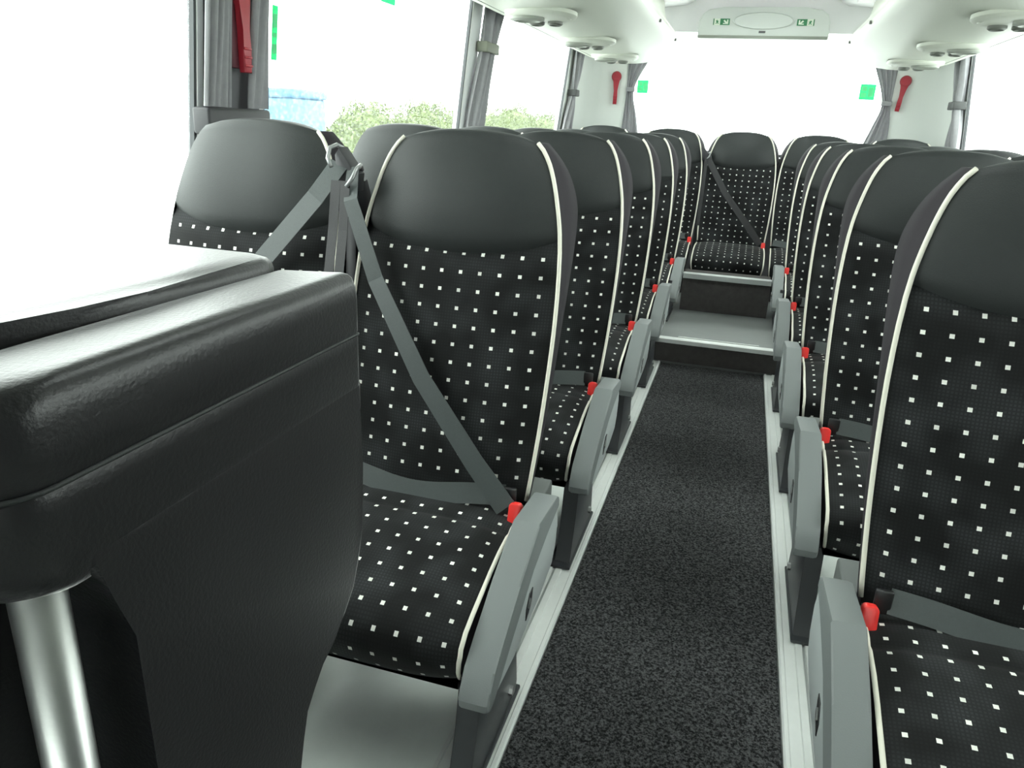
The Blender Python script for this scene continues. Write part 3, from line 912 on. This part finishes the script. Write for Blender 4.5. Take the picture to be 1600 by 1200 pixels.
# ------------------------------------------------------------------ overhead luggage racks
def rack(side):
    label = 'pale overhead luggage rack above the %s seats' % ('left' if side < 0 else 'right')
    e = empty('luggage_rack', (0, 0, 0))
    tag(e, label, 'luggage rack', 'overhead luggage racks')
    prof = [(1.385, 1.812), (1.33, 1.785), (1.24, 1.748), (1.14, 1.722), (1.03, 1.712), (0.90, 1.716), (0.78, 1.732), (0.68, 1.757), (0.61, 1.785), (0.572, 1.812), (0.562, 1.838), (0.568, 1.862), (0.60, 1.90), (0.66, 1.95), (0.72, 2.02), (0.742, 2.10), (0.745, 2.145), (1.335, 2.145)]
    def X(a): return CX + side * (a + CX) if side > 0 else -a
    st = [(Y0, 0), (3.0, 0), (5.95, 0), (6.08, 0.006), (6.14, 0.02), (6.165, 0.05)]
    verts, faces = [], []
    n = len(prof)
    for y, k in st:
        for a, z in prof:
            cz = 1.98
            zz = z + (cz - z) * k * 2.0 if z < 1.95 else z
            verts.append((X(a), y, zz))
    for i in range(len(st) - 1):
        for k in range(n):
            faces.append((i * n + k, i * n + (k + 1) % n, (i + 1) * n + (k + 1) % n, (i + 1) * n + k))
    faces.append(tuple(range(n))); faces.append(tuple((len(st) - 1) * n + k for k in range(n)))
    me = mesh('rack_body', verts, faces); me.set_sharp_from_angle(angle=math.radians(40))
    body = link('rack_body', me, e, 'rack')
    # panel joint line, slightly recessed groove strip seen as thin dark gap
    link('joint_strip', tube_me('joint_strip', [(X(1.155), Y0 + 0.02, 1.7255), (X(1.155), 5.93, 1.7255)], 0.0018, 6), e, 'rackdark')
    def zb(a): return interp(sorted([(p, q) for p, q in prof[:9]]), a)
    ys = [0.15, 1.02, 1.89, 2.70, 3.52, 4.55, 5.48]
    for y in ys:
        u = link('service_panel', prism_me('service_panel', [], 0, 0) if False else service_panel_me(), e, 'rack')
        u.location = (X(0.965), y, 1.7125)
        if side > 0: u.rotation_euler = (0, 0, math.pi)
        for nm, mat_, dx, dy, r, ry in (('reading_lamp', 'rackdet', -0.050, -0.050, 0.078, 0.070), ('air_nozzle', 'rackdark', -0.040, 0.085, 0.034, 0.044), ('air_nozzle', 'rackdark', 0.045, 0.085, 0.034, 0.044)):
            c = link(nm, disc_me(nm, r, ry), u, mat_)
            c.location = (dx, (dy if side < 0 else -dy), -0.020)
        g = link('grip', tube_me('grip', [(0.105, -0.045, -0.006), (0.128, -0.015, -0.012), (0.128, 0.02, -0.012), (0.105, 0.05, -0.006)], [0.004, 0.009, 0.009, 0.004], 8), u, 'rack')
        g = link('grip', tube_me('grip', [(-0.115, -0.04, -0.006), (-0.134, -0.015, -0.010), (-0.134, 0.02, -0.010), (-0.115, 0.045, -0.006)], [0.003, 0.006, 0.006, 0.003], 8), u, 'rack')
    for y in (0.9, 1.75, 2.6, 3.62, 4.55, 5.45):
        b = link('hook', box_me('hook', -0.008, 0.008, -0.016, 0.016, -0.008, 0.008, 0.003), e, 'rackdark')
        b.location = (X(0.567), y, 1.822)
    return e
_sp = {}
def service_panel_me():
    if 'p' in _sp: return _sp['p']
    bm = bmesh.new()
    n = 32
    rings = []
    for r, z in ((1.0, 0.012), (1.0, -0.003), (0.95, -0.011), (0.82, -0.018), (0.0, -0.020)):
        if r == 0:
            c = bm.verts.new((0, 0, z)); rings.append([c]); continue
        rings.append([bm.verts.new((0.160 * r * math.cos(2 * math.pi * k / n), 0.190 * r * math.sin(2 * math.pi * k / n), z)) for k in range(n)])
    for a, b in zip(rings, rings[1:]):
        for k in range(n):
            if len(b) == 1: bm.faces.new((a[k], a[(k + 1) % n], b[0]))
            else: bm.faces.new((a[k], a[(k + 1) % n], b[(k + 1) % n], b[k]))
    _sp['p'] = bm_mesh('service_panel', bm, True, 40)
    return _sp['p']
def disc_me(nm, rx, ry):
    key = (nm, rx, ry)
    if key in _sp: return _sp[key]
    bm = bmesh.new()
    n = 20
    rings = []
    for r, z in ((1.0, 0.004), (1.0, -0.009), (0.75, -0.015), (0.55, -0.006)):
        rings.append([bm.verts.new((rx * r * math.cos(2 * math.pi * k / n), ry * r * math.sin(2 * math.pi * k / n), z)) for k in range(n)])
    for a, b in zip(rings, rings[1:]):
        for k in range(n): bm.faces.new((a[k], a[(k + 1) % n], b[(k + 1) % n], b[k]))
    bm.faces.new(rings[-1])
    _sp[key] = bm_mesh(nm, bm, True, 40)
    return _sp[key]
rack(-1); rack(1)

# ------------------------------------------------------------------ rear ceiling unit with signs
e = empty('rear_ceiling_unit', (-0.03, 6.42, 0))
tag(e, 'pale moulded unit with oval panel and exit signs above the rear window', 'ceiling unit')
bm_poly = [(-0.475, 1.945), (0.475, 1.945), (0.472, 2.06), (0.45, 2.11), (0.405, 2.14), (0.30, 2.155), (-0.30, 2.155), (-0.405, 2.14), (-0.45, 2.11), (-0.472, 2.06)]
link('housing', prism_me('housing', bm_poly, 0.0, 0.19, 'y', 0.014, 3), e, 'wall')
link('lower_lip', prism_me('lower_lip', [(-0.012, 1.936), (-0.012, 1.958), (0.06, 1.958), (0.06, 1.936)], -0.47, 0.47, 'x', 0.004, 2), e, 'rackdet')
def ellipse_ring(name, rx, rz, prof, n=40):
    bm = bmesh.new(); rings = []
    for r, y in prof:
        rings.append([bm.verts.new((rx * r * math.cos(2 * math.pi * k / n), y, rz * r * math.sin(2 * math.pi * k / n))) for k in range(n)])
    for a, b in zip(rings, rings[1:]):
        for k in range(n): bm.faces.new((a[k], a[(k + 1) % n], b[(k + 1) % n], b[k]))
    bm.faces.new(rings[-1])
    return bm_mesh(name, bm, True, 40)
o = link('oval_panel', ellipse_ring('oval_panel', 0.215, 0.056, ((1.06, 0.004), (1.04, -0.010), (1.0, -0.012), (0.97, -0.003), (0.5, -0.001))), e, 'wall')
o.location = (0, 0, 2.062)
def exit_sign(x, mirror):
    s = -1 if mirror else 1
    p = link('exit_sign', box_me('exit_sign', -0.061, 0.061, -0.004, 0.0, -0.022, 0.022), e, 'signwhite')
    p.location = (x, 0, 2.052)
    def q(nm, poly, m_, d=-0.0055):
        pts = [(s * a, b) for a, b in poly]
        link(nm, prism_me(nm, pts, d, -0.0035, 'y'), p, m_)
    q('green_field', [(-0.010, -0.022), (0.061, -0.022), (0.061, 0.022), (-0.010, 0.022)], 'signgreen')
    q('green_edge', [(-0.061, -0.022), (-0.054, -0.022), (-0.054, 0.022), (-0.061, 0.022)], 'signgreen')
    q('door_figure', [(0.012, -0.015), (0.050, -0.015), (0.050, 0.015), (0.040, 0.015), (0.040, -0.002), (0.022, 0.014), (0.013, 0.006), (0.030, -0.008), (0.012, -0.008)], 'signwhite', -0.0065)
    q('running_figure', [(-0.044, -0.014), (-0.036, -0.004), (-0.042, 0.006), (-0.034, 0.014), (-0.028, 0.006), (-0.020, 0.006), (-0.026, -0.002), (-0.020, -0.014), (-0.027, -0.014), (-0.031, -0.006), (-0.037, -0.014)], 'signgreen')
exit_sign(-0.305, False); exit_sign(0.300, True)
o = empty('maker_badge')
bdg = link('badge', box_me('badge', -0.024, 0.024, -0.003, 0.0, -0.008, 0.008), e, 'badge'); bdg.location = (0, 0, 1.985)
bpy.data.objects.remove(o)

# ------------------------------------------------------------------ curtains
def curtain(name, label, base, axis, zc, pleats, depth, tie=None, tie_mat='tie', group='gathered window curtains'):
    """base(z) -> (centre along axis, half width, offset across); axis 'y' on side walls, 'x' at the back"""
    e = empty(name, (0, 0, 0))
    tag(e, label, 'curtain', group)
    z0, z1 = zc
    nz, npl = 26, pleats * 8
    verts, faces = [], []
    for layer in (0, 1):
        for i in range(nz + 1):
            z = z0 + (z1 - z0) * i / nz
            c, h, off = base(z)
            for k in range(npl + 1):
                t = -1 + 2 * k / npl
                d = depth * (0.5 + 0.5 * min(1, h / 0.08)) * math.sin(math.pi * pleats * t + 0.6 * math.sin(7 * z)) + depth * 0.4 * math.sin(2.3 * pleats * t + 3 * z)
                a = c + h * t
                b = off + d + (0.004 if layer else 0)
                verts.append((b, a, z) if axis == 'y' else (a, b, z))
    L1 = (nz + 1) * (npl + 1)
    for i in range(nz):
        for k in range(npl):
            a = i * (npl + 1) + k
            q = (a, a + 1, a + npl + 2, a + npl + 1)
            faces.append(q); faces.append(tuple(L1 + j for j in q[::-1]))
    for i in range(nz):
        for k in (0, npl):
            a = i * (npl + 1) + k
            faces.append((a, a + npl + 1, L1 + a + npl + 1, L1 + a))
    link('cloth', mesh('cloth', verts, faces), e, 'curtain')
    if tie:
        zt, hw, dd, hh = tie
        c, h, off = base(zt)
        if axis == 'y': me = box_me('tieback', off - dd, off + dd, c - h - hw, c + h + hw, zt - hh, zt + hh, 0.006)
        else: me = box_me('tieback', c - h - hw, c + h + hw, off - dd, off + dd, zt - hh, zt + hh, 0.006)
        link('tieback', me, e, tie_mat)
    return e
def tab(t): return lambda z: smooth_interp(t, z)
# two straight curtains on the first left pillar
curtain('curtain', 'grey pleated curtain on the left side of the pillar by the red hammer', lambda z: (smooth_interp([(1.23, 1.842), (1.5, 1.850), (1.9, 1.86)], z), smooth_interp([(1.23, 0.058), (1.5, 0.053), (1.9, 0.05)], z), xl(z) + 0.028), 'y', (1.258, 1.785), 4, 0.008)
curtain('curtain', 'grey draped curtain on the right side of the pillar by the red hammer', lambda z: (smooth_interp([(1.23, 2.024), (1.40, 2.027), (1.6, 2.035), (1.9, 2.04)], z), smooth_interp([(1.23, 0.046), (1.4, 0.043), (1.6, 0.038), (1.9, 0.035)], z), xl(z) + 0.030), 'y', (1.258, 1.785), 2, 0.010)
br = link('pillar_bracket', box_me('pillar_bracket', xl(1.2) - 0.002, xl(1.2) + 0.055, 1.785, 2.068, 1.185, 1.256, 0.008), None, 'bracket')
tag(br, 'dark bracket at the foot of the hammer pillar curtains', 'bracket')
curtain('curtain', 'grey curtain gathered by an olive tie between the left side windows', lambda z: (smooth_interp([(1.19, 3.945), (1.40, 3.965), (1.60, 3.995), (1.70, 4.015), (1.85, 4.060)], z), smooth_interp([(1.19, 0.105), (1.4, 0.105), (1.58, 0.095), (1.66, 0.10), (1.85, 0.150)], z), xl(z) + 0.035), 'y', (1.10, 1.80), 3, 0.018, (1.615, 0.006, 0.03, 0.026), 'tiepale')
curtain('curtain', 'slim grey curtain tied at the left rear corner panel', lambda z: (smooth_interp([(1.10, 6.08), (1.50, 6.12), (1.85, 6.14)], z), smooth_interp([(1.10, 0.10), (1.35, 0.085), (1.50, 0.045), (1.65, 0.09), (1.85, 0.12)], z), xl(z) + 0.04), 'y', (1.10, 1.80), 3, 0.018, (1.50, 0.012, 0.035, 0.024))
curtain('curtain', 'grey curtain tied with a dark band at the right rear side window', lambda z: (smooth_interp([(1.10, 6.06), (1.50, 6.06), (1.85, 6.10)], z), smooth_interp([(1.10, 0.17), (1.35, 0.12), (1.50, 0.07), (1.65, 0.12), (1.85, 0.17)], z), xr(z) - 0.045), 'y', (1.10, 1.80), 3, 0.025, (1.50, 0.012, 0.04, 0.026))
curtain('curtain', 'grey curtain pinched beside the left edge of the rear window', lambda z: (smooth_interp([(1.12, -0.975), (1.35, -0.99), (1.56, -1.005), (1.80, -0.955)], z), smooth_interp([(1.12, 0.085), (1.35, 0.055), (1.56, 0.030), (1.80, 0.09)], z), 6.565), 'x', (1.10, 1.90), 4, 0.010, (1.56, 0.004, 0.018, 0.018), 'curtain')
curtain('curtain', 'grey curtain pinched beside the right edge of the rear window', lambda z: (smooth_interp([(1.12, 0.900), (1.35, 0.935), (1.52, 0.945), (1.80, 0.895)], z), smooth_interp([(1.12, 0.10), (1.35, 0.060), (1.52, 0.032), (1.80, 0.085)], z), 6.565), 'x', (1.10, 1.90), 4, 0.010, (1.52, 0.004, 0.018, 0.018), 'curtain')

# ------------------------------------------------------------------ emergency hammers
def hammer(loc, normal_axis, label, scale=1.0, tilt=0.0, plate=False):
    """built flat in the local x-z plane, face toward local -y"""
    e = empty('emergency_hammer', loc)
    tag(e, label, 'hammer', 'red emergency hammers')
    if normal_axis == '+x': e.rotation_euler = (0, tilt, math.pi / 2)
    else: e.rotation_euler = (0, tilt, normal_axis)
    s = scale
    if plate:
        link('backing_plate', box_me('backing_plate', -0.046 * s, -0.002 * s, -0.012, 0.0, -0.10 * s, 0.22 * s, 0.004), e, 'hammerplate')
    hp = [(-0.016, -0.11), (0.016, -0.11), (0.017, -0.05), (0.015, 0.0), (0.018, 0.06), (0.036, 0.105), (-0.036, 0.105), (-0.018, 0.06), (-0.015, 0.0), (-0.017, -0.05)]
    link('handle', prism_me('handle', [(a * s, b * s) for a, b in hp], -0.032, -0.010, 'y', 0.005, 2), e, 'hammer')
    bm = bmesh.new()
    if plate:
        add_box(bm, -0.05 * s, 0.05 * s, -0.036, -0.008, 0.095 * s, 0.135 * s)
        bmesh.ops.bevel(bm, geom=bm.edges[:], offset=0.006, segments=2, affect='EDGES')
    else:
        bmesh.ops.create_cone(bm, cap_ends=True, segments=24, radius1=0.044 * s, radius2=0.036 * s, depth=0.036, matrix=Matrix.Translation((0, -0.020, 0.115 * s)) @ Matrix.Rotation(math.pi / 2, 4, 'X'))
        bmesh.ops.bevel(bm, geom=[ed for ed in bm.edges if len(ed.link_faces) == 2 and abs(ed.calc_face_angle(0)) > 1], offset=0.004, segments=2, affect='EDGES')
    link('head', bm_mesh('head', bm, True, 40), e, 'hammer')
    for k in range(3):
        link('grip_ridge', box_me('grip_ridge', -0.017 * s, 0.017 * s, -0.0345, -0.030, (-0.095 + 0.022 * k) * s, (-0.088 + 0.022 * k) * s, 0.0015, 1), e, 'hammer')
    return e
hammer((xl(1.45) + 0.012, 1.952, 1.462), '+x', 'red emergency hammer on maroon plate on the near left pillar', 1.0, 0, True)
hammer((-1.125, 6.552, 1.545), math.radians(12), 'red round-headed emergency hammer on the left rear corner panel', 0.95)
hammer((1.035, 6.562, 1.570), math.radians(-8), 'red round-headed emergency hammer on the right rear corner panel', 0.95, math.radians(6))

# ------------------------------------------------------------------ green stickers on the panes
def sticker(name, label, verts4, tk, bars, matl='green'):
    """thin film quad; verts4 in order bl, br, tr, tl; bars: lighter marks as fractions"""
    v = [Vector(p) for p in verts4]
    n = (v[1] - v[0]).cross(v[3] - v[0]).normalized() * tk
    def quad(nm, a, b, c, d, m_, parent, lift=0.0):
        def P(s, t): return v[0].lerp(v[1], s).lerp(v[3].lerp(v[2], s), t) + n * lift
        q = [P(a, c), P(b, c), P(b, d), P(a, d)]
        q2 = [p + n for p in q]
        return link(nm, mesh(nm, q + q2, [(0, 1, 2, 3), (7, 6, 5, 4), (0, 4, 5, 1), (1, 5, 6, 2), (2, 6, 7, 3), (3, 7, 4, 0)], smooth=False), parent, m_)
    o = quad(name, 0, 1, 0, 1, matl, None)
    tag(o, label, 'sticker', 'green exit stickers on the windows')
    for a, b, c, d in bars:
        quad('white_mark', a, b, c, d, 'greenpale', o, 1.2)
    return o
f = lambda z: xl(z) + 0.012
sticker('exit_sticker', 'tall green exit sticker on left window beside the hammer pillar', [(f(1.40), 2.116, 1.40), (f(1.40), 2.144, 1.40), (f(1.55), 2.144, 1.55), (f(1.55), 2.116, 1.55)], 0.0008, [(.15, .85, .12, .3), (.15, .85, .42, .5), (.15, .85, .6, .85)])
sticker('exit_sticker', 'green exit sticker high on the middle left window', [(f(1.66), 2.80, 1.66), (f(1.66), 2.92, 1.66), (f(1.72), 2.92, 1.72), (f(1.72), 2.80, 1.72)], 0.0008, [(.1, .45, .2, .8)])
for x, z, lab, hx, hz, mm_ in ((-0.915, 1.588, 'square green exit sticker on the left of the rear window', 0.045, 0.050, 'green'), (0.805, 1.600, 'square green exit sticker on the right of the rear window', 0.055, 0.056, 'green'), (-0.033, 1.835, 'faint green strip sticker at the top centre of the rear window', 0.062, 0.022, 'greenfaint')):
    sticker('exit_sticker', lab, [(x - hx, 6.633, z - hz), (x + hx, 6.633, z - hz), (x + hx, 6.633, z + hz), (x - hx, 6.633, z + hz)], 0.0008, [(.1, .45, .15, .45), (.55, .9, .2, .8), (.1, .45, .55, .85)] if mm_ == 'green' else [], mm_)

# ------------------------------------------------------------------ outside
g = link('ground', box_me('ground', -80, 80, -60, 120, -1.3, -1.2), None, 'ground')
tag(g, 'pale wet paving outside the bus', 'ground', kind='structure')
def bush(name, label, loc, rx, ry, rz, seed):
    rnd = random.Random(seed)
    e = empty(name, loc)
    tag(e, label, 'hedge', 'hedges outside the left windows')
    verts, faces = [], []
    # leafy crown: many small tilted leaf quads over a solid lumpy core
    for k in range(9000):
        a = rnd.uniform(0, 2 * math.pi); b = math.acos(rnd.uniform(-0.2, 1))
        r = rnd.uniform(0.92, 1.04) * (1 + 0.12 * math.sin(5 * a + seed) * math.sin(4 * b))
        c = Vector((rx * r * math.sin(b) * math.cos(a), ry * r * math.sin(b) * math.sin(a), rz * (0.25 + 0.75 * r * math.cos(b))))
        u = Vector((rnd.gauss(0, 1), rnd.gauss(0, 1), rnd.gauss(0, 1))).normalized() * 0.055
        w = u.orthogonal().normalized() * 0.035
        i = len(verts)
        verts += [c - u, c + w, c + u, c - w]
        faces.append((i, i + 1, i + 2, i + 3))
    me = bpy.data.meshes.new('foliage'); me.from_pydata([tuple(v) for v in verts], [], faces)
    o = link('foliage', me, e, 'leaf'); o['kind'] = 'stuff'
    bm = bmesh.new()
    bmesh.ops.create_icosphere(bm, subdivisions=3, radius=0.95)
    for v in bm.verts: v.co = Vector((v.co.x * rx, v.co.y * ry, max(-0.05, v.co.z) * rz * 0.85 + rz * 0.15))
    link('core', bm_mesh('core', bm, True), e, 'leaf')
    link('stem', tube_me('stem', [(0, 0, 0), (0, 0, rz * 0.4)], 0.08, 8), e, 'ped')
for i, (y, h, ry) in enumerate(((24.2, 2.75, 1.9), (28.9, 2.95, 2.0), (34.6, 3.15, 2.7), (41.0, 3.3, 3.0), (48, 3.0, 3.2))):
    lab = ['pale green hedge outside the middle left window', 'pale green hedge outside, just left of the tied curtain', 'rounded pale green hedge outside the rear left window', 'pale green hedge outside toward the rear left corner', 'distant pale green hedge nearest the rear corner'][i]
    bush('hedge', lab, (-12.5, y, -1.2), 1.6, ry, h, i)
e = empty('blue_container', (-12.2, 20.0, -1.2))
tag(e, 'light blue container blurred outside the middle left window', 'container')
link('body', box_me('body', -1.0, 0.0, -0.85, 0.85, 0.0, 2.85, 0.05), e, 'blue')
link('lid', box_me('lid', -1.05, 0.05, -0.9, 0.9, 2.85, 3.10, 0.06), e, 'bluedark')
